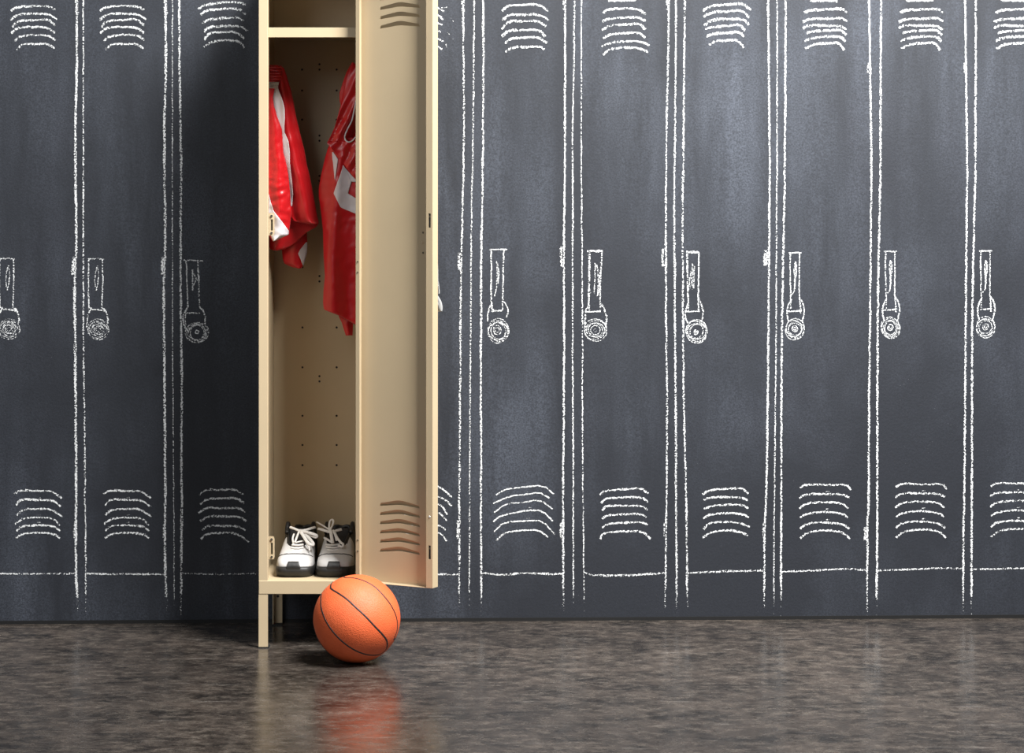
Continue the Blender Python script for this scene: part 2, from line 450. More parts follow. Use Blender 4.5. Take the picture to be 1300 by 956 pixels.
def lock_B(dx=0, dy=0):
    h, p = Chalk(), Chalk()
    z = lambda pts: zm(pts, 0, 240, S1, dx, dy)
    h.stroke(z([(438,350),(480,349),(519,352)]), 2.4, .58); h.stroke(z([(444,350),(442,470),(444,600)]), 2.2, .6); h.stroke(z([(513,350),(514,470),(509,590)]), 2.2, .6)
    h.stroke(z([(487,382),(475,430),(474,470),(480,508)]), 1.7, .58); h.stroke(z([(488,385),(494,430),(490,470),(481,508)]), 1.7, .58)
    h.stroke(z([(444,590),(455,602),(490,603),(525,612)]), 2.6, .7)
    p.stroke(z([(458,592),(438,632),(434,692)]), 2.2, .62); p.stroke(z([(508,590),(530,608),(541,645),(540,672)]), 2.4, .65)
    rings(p, *z([(491,702)])[0], 14.2, 12.4, [1., .9, .78, .64, .5], 2.2, .55); rings(p, *z([(491,702)])[0], 5, 4.5, [1., .55], 1.7, .6)
    return h, p


def lock_C():
    h, p = Chalk(), Chalk()
    z = lambda pts: zm(pts, 0, 240, S1)
    h.stroke(z([(918,356),(965,356),(1015,360)]), 2.2, .72); h.stroke(z([(931,360),(935,470),(940,590)]), 2.3, .68); h.stroke(z([(990,360),(994,480),(998,595)]), 2.3, .68)
    h.stroke(z([(963,403),(963,507)]), 2.0, .72); h.stroke(z([(965,415),(982,452),(966,485)]), 1.6, .65); h.stroke(z([(973,428),(992,465)]), 1.6, .65)
    h.stroke(z([(925,620),(965,618),(1000,622)]), 2.2, .68)
    p.stroke(z([(940,588),(920,622),(913,645),(922,690),(945,712)]), 2.5, .7); p.stroke(z([(937,600),(925,640),(930,680)]), 1.6, .55)
    p.stroke(z([(998,590),(1020,612),(1028,650),(1024,678)]), 2.5, .7)
    rings(p, *z([(985,718)])[0], 14, 13.6, [1., .9, .76, .66], 2.2, .64); rings(p, *z([(985,714)])[0], 2.2, 2, [1.], 2.4, .75)
    return h, p


def lock_E():
    h, p = Chalk(), Chalk()
    z = lambda pts: zm(pts, 600, 300, S3)
    h.stroke(z([(135,107),(200,108),(280,105)]), 1.9, .72); h.stroke(z([(150,110),(151,300),(148,530),(160,600)]), 2.4, .66); h.stroke(z([(252,110),(245,400),(243,600)]), 2.3, .66)
    h.stroke(z([(150,606),(200,602),(247,600)]), 2.4, .66); h.stroke(z([(158,540),(160,590),(180,605)]), 2.4, .55)
    for s in ([(190,200),(208,260),(205,330),(192,420),(180,485)], [(195,215),(198,300),(195,400)], [(200,220),(214,290),(205,380)]): h.stroke(z(s), 1.9, .58)
    p.stroke(z([(155,530),(122,610),(122,690)]), 2.2, .64); p.stroke(z([(248,525),(280,560),(290,610),(272,655)]), 1.9, .66)
    rings(p, *z([(207,765)])[0], 14, 14.5, [1., .92, .82, .7], 2.4, .6); rings(p, *z([(200,758)])[0], 5, 6, [1., .5], 2.0, .62)
    return h, p


def lock_F():
    h, p = Chalk(), Chalk()
    z = lambda pts: zm(pts, 725, 300, S3)
    h.stroke(z([(130,121),(255,118)]), 3.2, .74); h.stroke(z([(150,120),(146,340),(145,600)]), 3.0, .66); h.stroke(z([(250,125),(240,300),(235,420),(237,600)]), 2.4, .6)
    h.stroke(z([(125,612),(180,610),(240,605)]), 2.0, .66)
    for s in ([(195,210),(192,330),(188,465)], [(205,230),(222,300),(220,470)], [(236,300),(230,460)], [(232,290),(222,400),(212,485)]): h.stroke(z(s), 2.2, .58)
    h.stroke(z([(146,400),(160,470)]), 2., .5)
    p.stroke(z([(145,555),(115,600),(112,720)]), 2.2, .64); p.stroke(z([(245,545),(275,600),(290,660),(280,720)]), 2.8, .6)
    rings(p, *z([(197,758)])[0], 15.6, 13.4, [1., .88, .72, .6, .42], 1.9, .62); rings(p, *z([(195,760)])[0], 2, 2, [1.], 2.2, .5)
    return h, p


def lock_G():
    h, p = Chalk(), Chalk()
    z = lambda pts: zm(pts, 850, 300, S3)
    h.stroke(z([(135,128),(240,130)]), 3.8, .74); h.stroke(z([(142,130),(146,440),(155,530),(150,600)]), 2.4, .64); h.stroke(z([(238,130),(232,480),(235,612)]), 2.4, .66)
    h.stroke(z([(125,610),(180,608),(245,604)]), 1.8, .64)
    for s in ([(185,220),(165,330),(155,430)], [(190,230),(187,430)], [(200,240),(195,420)], [(178,250),(180,400)], [(160,330),(165,420)]): h.stroke(z(s), 2.0, .52)
    p.stroke(z([(155,530),(125,620),(130,670),(150,705)]), 2.2, .66); p.stroke(z([(240,510),(270,580),(270,660),(255,695)]), 2.5, .66)
    rings(p, *z([(219,768)])[0], 14.2, 14.2, [1., .9, .78, .62], 2.2, .62); rings(p, *z([(213,776)])[0], 2.6, 3, [1., .4], 2.0, .66)
    return h, p


def lock_H(dx=0, dy=0):
    h, p = Chalk(), Chalk()
    z = lambda pts: zm(pts, 980, 300, S3, dx, dy)
    h.stroke(z([(135,135),(180,134),(238,131)]), 2.0, .72); h.stroke(z([(148,135),(146,250),(152,510)]), 2.2, .64); h.stroke(z([(223,135),(220,400),(223,505),(232,600)]), 2.0, .66)
    h.stroke(z([(122,605),(190,607),(240,598)]), 2.4, .7)
    for s in ([(188,205),(176,260),(183,330),(186,440),(162,470)], [(190,205),(199,250),(198,310),(188,350),(182,440)], [(187,220),(189,400)]): h.stroke(z(s), 1.8, .62)
    h.stroke(z([(152,520),(150,595)]), 2.6, .5); h.stroke(z([(228,520),(231,625)]), 2.4, .55)
    p.stroke(z([(158,508),(124,575),(122,640),(136,690)]), 2.2, .7); p.stroke(z([(225,500),(255,550),(262,610),(245,690)]), 2.2, .7)
    rings(p, *z([(186,752)])[0], 12.6, 13, [1., .88, .72, .62], 1.9, .64); rings(p, *z([(186,748)])[0], 3.6, 3.8, [1., .45], 1.8, .7)
    return h, p


BL = {
 'A': zm([(-60,349),(0,347),(200,349),(382,348)], 0, 640, S1), 'B': zm([(427,347),(560,351),(700,349),(827,351)], 0, 640, S1), 'C': zm([(908,346),(1000,350),(1140,350),(1290,346),(1315,347)], 0, 640, S1),
 'D': [(468, 729.5), (555, 729.3), (582, 729.3)], 'E': zm([(240,342),(300,352),(395,352),(420,344),(520,348),(650,349)], 550, 640, S1), 'F': zm([(752,342),(790,355),(950,358),(1080,350),(1165,345)], 550, 640, S1),
 'G': zm([(33,200),(180,193),(327,190)], 860, 660, S2), 'H': zm([(390,195),(560,188),(640,183),(712,189)], 860, 660, S2), 'I': zm([(750,190),(900,185),(1000,180),(1072,184)], 860, 660, S2), 'J': zm([(1103,186),(1200,184),(1300,182),(1432,180)], 860, 660, S2),
}
# hinge marks: (dx from the right line, y0, y1, width)
HG = {'A': [(0, -6, 19, 5.5), (-2.5, 326, 349, 5), (-1.5, 666, 683, 4.5)], 'B': [(0, -6, 19, 5.5), (-2.5, 326, 349, 5), (-1.5, 666, 683, 4.5)], 'C': [(0, -6, 14, 5), (-2, 326, 346, 4), (-1, 668, 682, 4)],
      'D': [(0, -6, 15, 5.5), (-2.8, 321, 342, 4.5), (-2, 661, 684, 4)], 'E': [(-.5, -6, 13, 5), (-3.6, 313, 339, 4), (-2, 663, 683, 4.5)], 'F': [(-1.5, -6, 12, 5), (-4, 316, 338, 4), (-2.6, 664, 681, 2.4)],
      'G': [(-1, -6, 19, 3.6), (-3.4, 318, 337, 8), (-1.5, 664, 684, 3.2)], 'H': [(0, -6, 17, 3.6), (-2, 80, 92, 3), (-3.2, 669, 686, 4)], 'I': [(0, -6, 17, 3.6), (-2, 80, 92, 3)], 'J': [(0, -6, 17, 3.6), (-2, 80, 92, 3)]}

WHERE = {
 'A': 'white chalk locker drawing cut off by the left edge of the photograph',
 'B': 'complete white chalk locker drawing furthest left, two drawings left of the cream locker',
 'C': 'white chalk locker drawing directly left of the cream metal locker',
 'D': 'white chalk locker drawing mostly hidden behind the open cream door',
 'E': 'first full chalk locker drawing right of the door, with thin steeply peaked bottom vents',
 'F': 'second full chalk locker drawing right of the door, padlock scribbled in wide oval loops',
 'G': 'third full chalk locker drawing right of the door, padlock a thick ring around one dot',
 'H': 'white chalk locker drawing third from the right edge, padlock drawn as neat rings',
 'I': 'white chalk locker drawing, second from the right edge, beside the one cut off',
 'J': 'white chalk locker drawing cut off by the right edge of the photograph',
}
SPEC = {  # left line, right lines, upper vent, lower vent, lock, zoom of vents, widths
 'A': ('A_l', ['A_r'], (VA, 0, 0, S1, 0, 0), (LA, 0, 480, S1, 0, 0), lambda: lock_B(-113, -.5), 3.3, 2.9),
 'B': ('B_l', ['B_r', 'B_m'], (VA, 0, 0, S1, 113, 0), (LA, 0, 480, S1, 113, 0), lock_B, 3.3, 2.9),
 'C': ('C_l', ['C_r'], (VC, 0, 0, S1, 0, 0), (LC, 0, 480, S1, 0, 0), lock_C, 3.4, 3.2),
 'D': ('D_l', ['D_r', 'D_m'], (VD, 550, 0, S1, 0, 0), (LD, 550, 480, S1, 0, 0), lambda: lock_B(372, -10), 2.6, 2.6),
 'E': ('E_l', ['E_r', 'E_m'], (VE, 550, 0, S1, 0, 0), (LE, 550, 480, S1, 0, 0), lock_E, 3.5, 2.1),
 'F': ('F_l', ['F_r', 'F_m'], (VF, 550, 0, S1, 0, 0), (LF, 550, 480, S1, 0, 0), lock_F, 3.4, 3.1),
 'G': ('G_l', ['G_r', 'G_m'], (VG, 860, 0, S2, 0, 0), (LG, 860, 480, S2, 0, 0), lock_G, 3.7, 3.2),
 'H': ('H_l', ['H_r'], (VH, 860, 0, S2, 0, 0), (LH, 860, 480, S2, 0, 0), lock_H, 3.7, 3.0),
 'I': ('I_l', ['I_r'], (VH, 860, 0, S2, 121.8, 0), (LH, 860, 480, S2, 121.8, -1), lambda: lock_H(121.2, -1.7), 3.7, 3.0),
 'J': ('J_l', ['J_r'], (VH, 860, 0, S2, 242.6, 0), (LH, 860, 480, S2, 242.3, -2), lambda: lock_H(242, -2.4), 3.7, 3.0),
}
for key, (ll, rl, up, dn, lock, wu, wl) in SPEC.items():
    xc = V[rl[0]][0][0] - 50
    base = wall_pt(xc, 786); base.z = .02
    t = empty('chalk_locker_drawing', base, WHERE[key], 'drawing', 'lockers drawn in chalk along the wall')
    c = Chalk()
    for k in ([ll] if ll else []) + rl:
        c.stroke(V[k], *WID[k], wob=.3, fade=(745, 792))
    c.stroke(BL[key], 3.0 if key in 'DEFG' else 2.6, .62 if key != 'C' else .5)
    if key == 'D':
        for s in ([(560, 10), (572, 9)], [(571, 20), (577, 29)], [(568, 40), (575, 50)], [(566, 56), (568, 63)]): c.stroke(s, 1.4, .42)
    if key in 'BD':                                    # smeared, double traced bits beside the lines
        c.stroke([(V[ll or rl[0]][2][0] + 1, 480), (V[ll or rl[0]][2][0] + 1.5, 640)], 2.5, .36)
    c.build('door_outline', t)
    c = Chalk()
    for s in up[0]: c.stroke(zm(s, *up[1:]), wu, .64, wob=.35)
    for s in up[0][1:4]: c.stroke([(x + .8, y + 1.1) for x, y in zm(s, *up[1:])][:3], 1.6, .45, wob=.8)
    c.build('upper_vent', t)
    c = Chalk()
    for s in dn[0]: c.stroke(zm(s, *dn[1:]), wl, .66 if wl > 2.5 else .72, wob=.3)
    if key in 'ABEHIJ':                                # small stray ticks over some louvres
        for i in (1, 3, 4):
            s = zm(dn[0][i], *dn[1:])[2]; c.stroke([(s[0] - 1, s[1] - 3), (s[0] + 3, s[1] - 3.4)], 1.3, .5)
    c.build('lower_vent', t)
    h, p = lock()
    h.build('latch_handle', t); p.build('padlock', t)
    line = V[rl[0]]
    for dx, y0, y1, w in HG[key]:
        def xat(y):
            for (x0, ya), (x1, yb) in zip(line, line[1:]):
                if ya <= y <= yb: return x0 + (x1 - x0) * (y - ya) / (yb - ya)
            return line[-1][0]
        c = Chalk()
        c.stroke([(xat(y0) + dx + .6, y0), (xat((y0 + y1) / 2) + dx - .4, (y0 + y1) / 2), (xat(y1) + dx + .3, y1)], w, .6, wob=.6)
        c.build('hinge', t)

# ------------------------------------------------------------------ the metal locker
XL = (328.3 - CX) * D0 / F          # outer left
XP = (458.5 - CX) * D0 / F          # door pivot = right edge of the opening
PW = 11.8 * D0 / F                  # post width
XR = XP + PW                        # outer right
DP = .381                           # depth
ZF = .194                           # locker floor
ZT = 2.03
zf = lambda py: H - (py - HY) * D0 / F
lk = empty('metal_locker', ((XL + XR) / 2, 0, 0), 'cream metal locker standing open against the chalk-drawn lockers', 'locker')
th = .0012
for nm, x0 in (('left', XL), ('right', XR - PW)):
    bm = bmesh.new(); box(bm, (x0, 0, .155), (x0 + PW, .022, ZT)); obj('post', bm, M['cream'], lk, bevel=.0015)
for x0 in (XL, XR - .0015):
    bm = bmesh.new(); box(bm, (x0, .022, .16), (x0 + .0015, DP, ZT)); obj('side_panel', bm, M['cream'], lk)
# back panel with punched holes
YB = DP - .002
hp = [(253,352,0),(341,325,0),(341,352,0),(428,352,0),(253,458,0),(428,458,0),(253,605,0),(428,605,0),(341,686,0),(341,712,0),(341,890,0),(341,915,0),(341,520,220),(341,547,220),(255,475,220),(428,475,220),
      (255,780,220),(428,780,220),(255,105,440),(428,105,440),(341,150,440),(341,176,440),(255,350,440),(428,350,440),(255,498,440),(428,498,440),(255,600,440),(428,600,440)]
holes = []
for x, y, oy in hp:
    p = P(320 + x / 3.985, oy + y / 3.985, YB)
    holes.append(circle2(p.x, p.z, .0034))
bm = bmesh.new()
fill_holes(bm, [(XL + .001, .16), (XR - .001, .16), (XR - .001, ZT), (XL + .001, ZT)], holes, lambda x, z: (x, YB, z))
obj('back_panel', bm, M['cream'], lk, solid=.0012, offset=0)
bm = bmesh.new(); box(bm, (XL + .002, .001, ZT - .03), (XR - .002, DP - .004, ZT)); obj('top_panel', bm, M['cream'], lk)
# floor pan with front rail
bm = bmesh.new(); box(bm, (XL + .002, .02, ZF - .004), (XR - .002, DP - .003, ZF)); obj('bottom_panel', bm, M['cream'], lk)
bm = bmesh.new(); box(bm, (XL + .0005, -.0012, zf(754.3)), (XR - .0005, .021, ZF)); obj('bottom_rail', bm, M['cream'], lk, bevel=.0015)
# hat shelf with a rolled lip
bm = bmesh.new(); box(bm, (XL + PW * .6, .012, zf(36)), (XR - PW * .6, DP - .004, zf(36) + .0015)); box(bm, (XL + PW, .010, zf(47)), (XR - PW + .002, .016, zf(34.5)))
obj('shelf', bm, M['cream'], lk, bevel=.001)
# legs: folded angle, a black pad under each
LW = PW * 1.0
for x0, sx in ((XL, 1), (XR, -1)):
    for y0, sy in ((0, 1), (DP, -1)):
        bm = bmesh.new()
        xs = sorted((x0, x0 + sx * LW)); ys = sorted((y0, y0 + sy * .0025)); box(bm, (xs[0], ys[0], .003), (xs[1], ys[1], .165))
        xs = sorted((x0, x0 + sx * .0025)); ys = sorted((y0, y0 + sy * .028)); box(bm, (xs[0], ys[0] + .0002, .003), (xs[1], ys[1], .165))
        lg = obj('leg', bm, M['cream'], lk)
        if sy < 0:
            bm = bmesh.new(); p_ = Vector((x0 + sx * LW * .5, DP - .0028, .085)); cyl(bm, p_, (0, -1, 0), .004, .001); obj('bolt_hole', bm, M['dark'], lg)
        bm = bmesh.new()
        xs = sorted((x0 - sx * .001, x0 + sx * (LW + .003))); ys = sorted((y0 - sy * .001, y0 + sy * .032)); box(bm, (xs[0], ys[0], 0), (xs[1], ys[1], .004)); obj('foot_pad', bm, M['pad'], lg)
# latch strikes on the left jamb
for pa, pb, knob in ((270.5, 298.8, False), (681, 710, True)):
    bm = bmesh.new()
    z1, z0 = H - (pa - HY) * (D0 + .03) / F, H - (pb - HY) * (D0 + .03) / F
    x0, x1 = XL + .012, XL + PW + .0155
    zc = (z0 + z1) / 2; hh = (z1 - z0)
    fill_holes(bm, [(x0, z0), (x1 - .003, z0), (x1, z0 + .006), (x1, z1 - .006), (x1 - .003, z1), (x0, z1)],
               [[(x1 - .0105, z0 + .014), (x1 - .0045, z0 + .014), (x1 - .0045, z1 - .018), (x1 - .0105, z1 - .018)]], lambda x, z: (x, .03, z))
    st = obj('latch_strike', bm, M['cream'], lk, solid=.003, offset=0)
    bm = bmesh.new(); cyl(bm, (x1 - .008, .0285, z1 - .008), (0, -1, 0), .0035, .003, 12); obj('screw', bm, M['steel'], st)
    bm = bmesh.new(); cyl(bm, (x1 - .008, .0285, z0 + .007), (0, -1, 0), .0035, .002, 12); obj('screw', bm, M['steel'], st)
    bm = bmesh.new(); box(bm, (x1 - .0115, .033, z0 + .012), (x1 - .0035, .037, z1 - .016)); obj('catch_plate', bm, M['screw'], st)
for z_ in (467,):
    p = P(345.5, z_, .03)
    bm = bmesh.new(); cyl(bm, Vector((XL + .0016, .11, p.z + .004)), (1, 0, 0), .004, .0012, 12); obj('bolt', bm, M['dark'], lk)
    bm = bmesh.new(); cyl(bm, Vector((XL + .0016, .11, p.z - .008)), (1, 0, 0), .004, .0012, 12)
    obj('bolt', bm, M['dark'], lk)

# garment hooks on the side walls
for hx, sx, hpy in ((XL + .0015, 1, 96), (XR - .0015, -1, 94)):
    bm = bmesh.new()
    p = P(400, hpy, .25)
    z = p.z
    tube(bm, catmull([Vector((hx, .252, z)), Vector((hx + sx * .02, .252, z - .004)), Vector((hx + sx * .034, .252, z - .002)), Vector((hx + sx * .038, .252, z + .012))], 5), .003, n=8)
    box(bm, (min(hx, hx + sx * .002), .237, z - .02), (max(hx, hx + sx * .002), .267, z + .02))
    obj('coat_hook', bm, M['steel'], lk, smooth=True)

# the door, swung open to the right
ANG = math.radians(27); T, W = .03, .2505
du = Vector((math.cos(ANG), -math.sin(ANG), 0)); dv = Vector((-math.sin(ANG), -math.cos(ANG), 0))
O = Vector((XP + .0006, -.0025, 0))
ZB, ZU = .196, ZT - .035
dp = lambda u, v, z: O + du * u + dv * v + Vector((0, 0, z))
louv = []
sc_l = F / (D0 - .06)
for i in range(6): louv.append(H - (636.2 + 11.7 * i - HY) / sc_l - .0175)
for i in range(6): louv.append(H - (27.4 - 11.9 * i - HY) / sc_l - .0175)
u1, u2, um = .0605, .1945, .1275
hl = []
for z in louv:
    hl.append([(u1, z), (um - .01, z + .0062), (um, z + .0066), (um + .01, z + .0062), (u2, z), (u2 - .004, z + .0088), (um + .01, z + .0189), (um, z + .0194), (um - .01, z + .0189), (u1 + .004, z + .0088)])
bm = bmesh.new()
sh = [circle2(.205, H - (y - HY) / 449., .0028, 8) for y in (295.3, 321)] + [circle2(.203, H - (308 - HY) / 449., .0025, 8)]
fill_holes(bm, [(0, ZB), (W, ZB), (W, ZU), (0, ZU)], hl, lambda u, z: dp(u, 0, z))


def quad(bm, *ps):
    return bm.faces.new([bm.verts.new(p) for p in ps])


for z in louv:                                            # pressed louvre blades, open along the lower edge
    top = [(u1 + .004, z + .0088), (um - .01, z + .0189), (um, z + .0194), (um + .01, z + .0189), (u2 - .004, z + .0088)]
    bot = [(u1 + .001, z - .001), (um - .01, z + .0052), (um, z + .0056), (um + .01, z + .0052), (u2 - .001, z - .001)]
    for i in range(4):
        quad(bm, dp(top[i][0], 0, top[i][1]), dp(top[i + 1][0], 0, top[i + 1][1]), dp(bot[i + 1][0], -.0085, bot[i + 1][1]), dp(bot[i][0], -.0085, bot[i][1]))
    for s in (0, 4):
        uu = u1 if s == 0 else u2
        bm.faces.new([bm.verts.new(q) for q in (dp(uu, 0, z), dp(top[s][0], 0, top[s][1]), dp(bot[s][0], -.0085, bot[s][1]))])
# folded edges
quad(bm, dp(0, 0, ZB), dp(0, 0, ZU), dp(0, T, ZU), dp(0, T, ZB))
quad(bm, dp(0, T, ZB), dp(0, T, ZU), dp(.0125, T, ZU), dp(.0125, T, ZB))
quad(bm, dp(W, 0, ZB), dp(W, 0, ZU), dp(W, T, ZU), dp(W, T, ZB))
quad(bm, dp(0, 0, ZB), dp(W, 0, ZB), dp(W, T, ZB), dp(0, T, ZB))
quad(bm, dp(0, 0, ZU), dp(W, 0, ZU), dp(W, T, ZU), dp(0, T, ZU))
zs = lambda py, u=.24: H - (py - HY) * (D0 + dp(u, T, 0).y) / F
slots = []
for pa, pb in ((271, 289), (692.5, 710)):
    slots.append([(W - .0125, zs(pb)), (W - .0055, zs(pb)), (W - .0055, zs(pa)), (W - .0125, zs(pa))])
fill_holes(bm, [(W - .02, ZB), (W, ZB), (W, ZU), (W - .02, ZU)], slots, lambda u, z: dp(u, T, z))
quad(bm, dp(W - .02, T, ZB), dp(W - .02, T, ZU), dp(W - .024, T * .3, ZU), dp(W - .024, T * .3, ZB))
door = obj('door', bm, M['cream'], lk, solid=.001, offset=0)
for s in slots:
    bm = bmesh.new(); us = [q[0] for q in s]; zz = [q[1] for q in s]
    box(bm, (min(us) - .001, T - .005, min(zz) - .002), (max(us) + .001, T - .0022, max(zz) + .002), dp); la = obj('latch_slot', bm, M['dark'], door)
    bm = bmesh.new(); box(bm, (min(us) + .001, T - .0022, max(zz) - .011), (max(us) - .001, T - .001, max(zz) - .006), dp); obj('latch_bar', bm, M['screw'], la)
for py, u, v, r, mt in ((332, .0065, T, .0026, 'screw'), (345.5, .0065, T, .0026, 'screw'), (685.5, .0065, T, .0026, 'screw'), (699.5, .0065, T, .0026, 'screw'), (-40, .0065, T, .0026, 'screw'),
                    (656, W - .009, T, .003, 'chrome'), (295.3, W - .047, 0, .0032, 'screw'), (321, W - .047, 0, .0032, 'screw'), (308, W - .049, 0, .0046, 'cream')):
    bm = bmesh.new()
    z = H - (py - HY) * (D0 + dp(u, v, 0).y) / F
    cyl(bm, dp(u, v + .0004, z), dv, r, .0016, 14, r2=r * .7); obj('rivet', bm, M[mt], door, smooth=False)
# hinge knuckles along the pivot
for py in (-40, 338, 692):
    z = H - (py - HY) * D0 / F
    bm = bmesh.new()
    for k in range(3): cyl(bm, Vector((O.x + .0005, O.y + .0012, z - .03 + k * .0205)), (0, 0, 1), .0028, .0195, 12)
    obj('hinge', bm, M['cream'], lk)
# lift handle on the outside of the door
hz = lambda py: H - (py - HY) * (D0 - .11) / F
bm = bmesh.new(); box(bm, (W - .034, -.003, hz(398)), (W - .003, -.0005, hz(326)), dp); hd = obj('handle', bm, M['chrome'], door, bevel=.001)
bm = bmesh.new()
pr = [(329, -.006), (335, -.012), (345, -.014), (358, -.0145), (364, -.0145)]
tube(bm, catmull([dp(W - .012, v, hz(y)) for y, v in pr], 4), .0085, .0035, up=du, n=10); 
obj('handle_cover', bm, M['chrome'], hd, smooth=True)
bm = bmesh.new(); tube(bm, catmull([dp(W - .008, -.012, hz(356)), dp(W - .008, -.019, hz(361)), dp(W - .008, -.0235, hz(373))], 4), .0018, n=8); obj('spring_clip', bm, M['chrome'], hd, smooth=True)
bm = bmesh.new()
pr = [(375.5, -.006, .004), (378, -.012, .008), (384, -.026, .0105), (390, -.033, .010), (394.5, -.034, .006), (396, -.0335, .0015)]
tube(bm, catmull([dp(W - .013, v, hz(y)) for y, v, r in pr], 4), [r for r in catmull([Vector((r, 0)) for *_, r in pr], 4) and [max(.001, q.x) for q in catmull([Vector((r, 0)) for *_, r in pr], 4)]], .009, up=du, n=12)
obj('lift_paddle', bm, M['chrome'], hd, smooth=True)


# ------------------------------------------------------------------ cloth
def interp(rows, y):
    if y <= rows[0][0]: return rows[0][1:]
    for r0, r1 in zip(rows, rows[1:]):
        if y <= r1[0]:
            t = (y - r0[0]) / (r1[0] - r0[0])
            return tuple(p + (q - p) * t for p, q in zip(r0[1:], r1[1:]))
    return rows[-1][1:]


def inside(p):
    p.x = min(max(p.x, XL + .003), XR - .003); return p


class Layer:
    """a hanging panel: rows of (row, left, right) in photo pixels at depth Y0, with folds f(s, px, py)"""

    def __init__(self, rows, Y0, fold, thick=.012, round_=.01):
        self.rows, self.Y0, self.fold, self.thick, self.round = rows, Y0, fold, thick, round_

    def Y(self, px, py):
        xl, xr = interp(self.rows, py)
        s = min(1, max(0, (px - xl) / max(xr - xl, .01)))
        edge = self.round * (1 - (1 - abs(2 * s - 1) ** 4) ** .5)
        return self.Y0 + self.fold(s, px, py) + edge

    def mesh(self, bm, mi=0, nc=44, step=1.6):
        y0, y1 = self.rows[0][0], self.rows[-1][0]
        n = max(3, int((y1 - y0) / step))
        fr, bk = [], []
        for i in range(n + 1):
            py = y0 + (y1 - y0) * i / n
            xl, xr = interp(self.rows, py)
            a, b = [], []
            for k in range(nc + 1):
                s = .5 - .5 * math.cos(math.pi * k / nc)
                px = xl + (xr - xl) * s
                Y = self.Y(px, py)
                a.append(bm.verts.new(inside(P(px, py, Y))))
                if 0 < k < nc: b.append(bm.verts.new(inside(P(px, py, Y + self.thick * math.sin(math.pi * s) ** .5 + .001))))
            fr.append(a); bk.append([a[0]] + b + [a[-1]])
        for g, rev in ((fr, 0), (bk, 1)):
            for i in range(n):
                for k in range(nc):
                    q = [g[i][k], g[i][k + 1], g[i + 1][k + 1], g[i + 1][k]]
                    if rev: q.reverse()
                    try: bm.faces.new(q).material_index = mi
                    except ValueError: pass
        for r in (0, n):
            for k in range(nc):
                q = [fr[r][k], fr[r][k + 1], bk[r][k + 1], bk[r][k]]
                q = [v_ for i_, v_ in enumerate(q) if v_ not in q[:i_]]
                if len(q) > 2:
                    try: bm.faces.new(q).material_index = mi
                    except ValueError: pass

    def patch(self, bm, rows, lift=.0018, nc=14, step=1.5, mi=0):
        y0, y1 = rows[0][0], rows[-1][0]
        n = max(2, int((y1 - y0) / step)); g = []
        for i in range(n + 1):
            py = y0 + (y1 - y0) * i / n
            xl, xr = interp(rows, py)
            g.append([bm.verts.new(inside(P(px, py, self.Y(px, py) - lift))) for px in [xl + (xr - xl) * k / nc for k in range(nc + 1)]])
        for i in range(n):
            for k in range(nc):
                bm.faces.new((g[i][k], g[i][k + 1], g[i + 1][k + 1], g[i + 1][k])).material_index = mi


def nz(x, y, s=1., seed=0.):
    return noise.noise(Vector((x * s, y * s, seed)))


# --- red shorts
sh_root = empty('basketball_shorts', P(365, 84, .2), 'shiny red shorts with white stripes hanging at the left inside the locker', 'shorts')


def f_leg(s, px, py):
    t = min(1, max(0, (py - 90) / 120))
    return -.010 * t * math.cos(2 * math.pi * (s * 1.25 - .72)) - .0022 * math.cos(2 * math.pi * (s * 2.7 + .2)) * (1 - .4 * t) + .003 * nz(px, py, .05, 4) + .0012 * nz(px, py * .5, .16, 8)


R_LEG = [(83, 339, 357), (87, 339, 361), (95, 339, 364), (104, 339, 366.5), (115, 339, 370), (130, 339, 373), (145, 339, 375.5), (167, 339.5, 380.5), (190, 345, 386.5), (210, 352, 390), (223, 356, 393.5), (252, 364, 399), (270, 367, 402.3), (276, 369, 403.5), (281, 373, 404.8), (284.5, 390, 405)]
leg = Layer(R_LEG, .185, f_leg, .03, .018)
bm = bmesh.new(); leg.mesh(bm, nc=60, step=1.4); obj('right_leg', bm, M['red'], sh_root, smooth=True)


def f_far(s, px, py): return .004 * math.cos(6 * s + 1) + .003 * nz(px, py, .06, 2) + .0008 * (py - 260) * .3


far = Layer([(240, 339, 385), (270, 339, 400), (283, 339, 404.5), (288, 339, 402), (295, 339.5, 389), (301, 340, 383), (307, 340.5, 377), (313, 341, 368), (316.5, 343, 361), (318, 348, 354)], .215, f_far, .02, .008)
bm = bmesh.new(); far.mesh(bm); obj('back_of_hem', bm, M['red'], sh_root, smooth=True)
far2 = Layer([(285, 366, 390), (298, 358, 389.8), (310, 357.5, 390.3), (321, 358, 390), (329, 359, 387.5), (335, 361, 385.8), (339, 370, 384.5), (341, 377, 382)], .255, lambda s, px, py: .005 * math.cos(5 * s + .4), .012, .006)
bm = bmesh.new(); far2.mesh(bm); obj('left_leg_lining', bm, M['red'], sh_root, smooth=True)
bm = bmesh.new(); far2.patch(bm, [(307.5, 388.5, 390), (312, 385, 390.2), (317, 381, 390.1), (322, 378.3, 389.6), (330, 382, 387.3), (337, 384.4, 385.2)], .0022)
obj('inner_trim', bm, M['white_cloth'], sh_root, smooth=True, solid=.0008)


def f_front(s, px, py):
    t = min(1, max(0, (py - 110) / 130))
    return -.006 * t * math.cos(2 * math.pi * (s * 1.1 - .6)) + .0045 * t * nz(px + py * .25, py * .3, .09, 6) + .0035 * nz(px * .8 + py * .6, py * .8 - px * .4, .13, 16) * (1 if py > 225 else .35)


